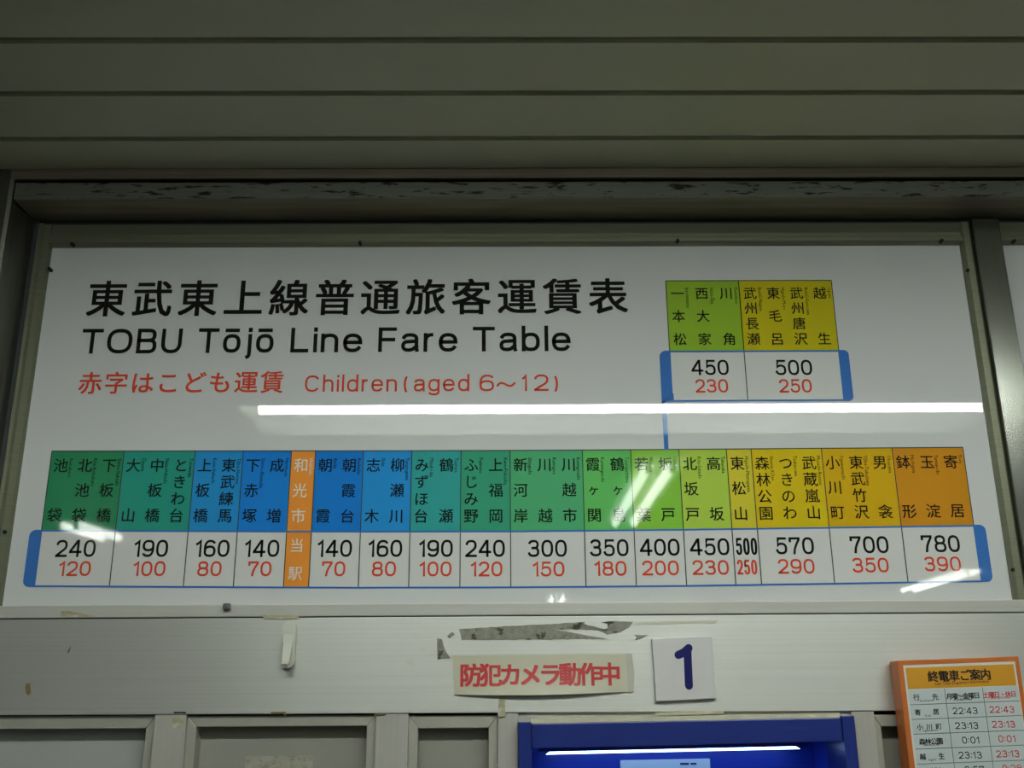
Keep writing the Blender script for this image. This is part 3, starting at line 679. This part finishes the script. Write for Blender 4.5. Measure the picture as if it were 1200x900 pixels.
# ------------------------------------------------------------------ last train timetable poster
PY2 = -34
OR = mat('orange_plastic', (.62, .17, .035), .35)
pt = thing('timetable_poster', at(1120, 840, PY2)[0], PY2, at(1120, 899, PY2)[1]-150, 'orange bordered last train timetable board at the lower right', 'sign')
def pq(px, py): return at(px, py, PY2-3)
TL, TR = pq(1051.5, 774), pq(1193.5, 769)
hgt = 330
slx = 0.0
def P(u, v):    # u across 0..1, v down in units
    return TL[0]+(TR[0]-TL[0])*u+slx*v, TL[1]+(TR[1]-TL[1])*u-v
Wd = TR[0]-TL[0]
def quad(mb, u0, u1, v0, v1, y): mb.add([(*[P(u0, v1)[0]], y, P(u0, v1)[1]), (P(u1, v1)[0], y, P(u1, v1)[1]), (P(u1, v0)[0], y, P(u1, v0)[1]), (P(u0, v0)[0], y, P(u0, v0)[1])], [(0, 1, 2, 3)])
MB().prism([P(0, 0), P(1, 0), P(1, hgt), P(0, hgt)], PY2-3, PY2+20).build('board', OR, pt, bevel=.8)
m_ = MB(); quad(m_, .042, .963, 5.2, hgt-7, PY2-3.3); m_.build('white_border', mat('poster_white', (.80, .79, .74), .3), pt)
m_ = MB(); quad(m_, .060, .947, 8.0, 29.6, PY2-3.5); m_.build('title_band', mat('gold_band', (.74, .36, .03), .3), pt)
m_ = MB(); quad(m_, .060, .955, 30.3, hgt-10, PY2-3.5); sheet = m_.build('timetable_sheet', mat('timetable_paper', (.64, .72, .74), .3), pt)
lk = MB(); rk = MB(); bd = MB(); YP = PY2-3.9
def toP(px, py):  # photo pixel -> plane of the sheet
    return at(px, py, YP)
for i, ch in enumerate('終電車ご案内'):
    X, Z = toP(1093.5+(1155-1093.5)*i/5, 793-2.6*i/5); put(lk, ch, X, Z, 12.0, YP, bold=.02)
X, Z = toP(1096, 802.8); put_word(lk, 'Last Train Departure Information', X, Z, 4.6, YP, rot=.035, sx=.92)
def row(y, items):
    for s_, px, size, mbx in items:
        yy = y-(px-1080)*.036
        if all(c in GL for c in s_):
            X, Z = toP(px, yy); write(mbx, s_, X, X, Z-size/2, size, .13, YP, gap=.2, natural=1.0)
        else:
            n = len(s_)
            for j, ch in enumerate(s_):
                if ch == ' ': continue
                X, Z = toP(px+(j-(n-1)/2)*size*.98, yy-(j-(n-1)/2)*size*.036); put(mbx, ch, X, Z, size, YP, bold=.012)
row(817.3, [('行', 1074, 7, lk), ('先', 1096, 7, lk), ('月曜〜金曜日', 1128.5, 6.6, lk), ('土曜日・休日', 1171.5, 6.6, rk)])
row(834.8, [('寄', 1075.5, 6.6, lk), ('居', 1097, 6.6, lk), ('22:43', 1131, 6.6, lk), ('22:43', 1174, 6.6, rk)])
row(852.2, [('小', 1078, 6.6, lk), ('川', 1089, 6.6, lk), ('町', 1100, 6.6, lk), ('23:13', 1132.8, 6.8, lk), ('23:13', 1176, 6.8, rk)])
row(869.4, [('森林公園', 1091, 7, lk), ('0:01', 1137.5, 6.8, lk), ('0:01', 1180, 6.8, rk)])
row(887, [('越', 1081.5, 6.6, lk), ('生', 1103.5, 6.6, lk), ('23:13', 1137, 6.8, lk), ('23:13', 1181, 6.8, rk)])
row(904, [('川越市', 1095, 7, lk), ('0:57', 1142, 6.8, lk), ('0:28', 1186, 6.8, rk)])
for y, w_, px in ((822.5, 'Destination', 1078), (821.3, 'Monday-Friday', 1118), (840.2, 'Yorii', 1084), (857.5, 'Ogawamachi', 1081), (874.5, 'Shinrin-Koen', 1082.5), (891.7, 'Ogose', 1088)):
    X, Z = toP(px, y); put_word(lk, w_, X, Z, 3.2, YP, rot=.035)
X, Z = toP(1160, 819.2); put_word(rk, 'Saturday/Holiday', X, Z, 3.2, YP, rot=.035)
lk.build('timetable_lettering', mat('poster_black', (.02, .02, .02), .3), sheet); rk.build('weekend_lettering', mat('poster_red', (.70, .05, .07), .3), sheet)
for o in sheet.children: o['kind'] = 'stuff'
gl = MB()
vv = 37.2
rows_v = [45.4+i*14.65 for i in range(0, 19)]
for v_ in rows_v: quad(gl, .060, .955, v_-.35, v_+.35, YP+.1)
for u_ in (.355, .665): quad(gl, u_-.0025, u_+.0025, 30.3, hgt-10, YP+.1)
gl.build('grid_lines', mat('poster_grid', (.20, .24, .26), .4), sheet)['kind'] = 'stuff'
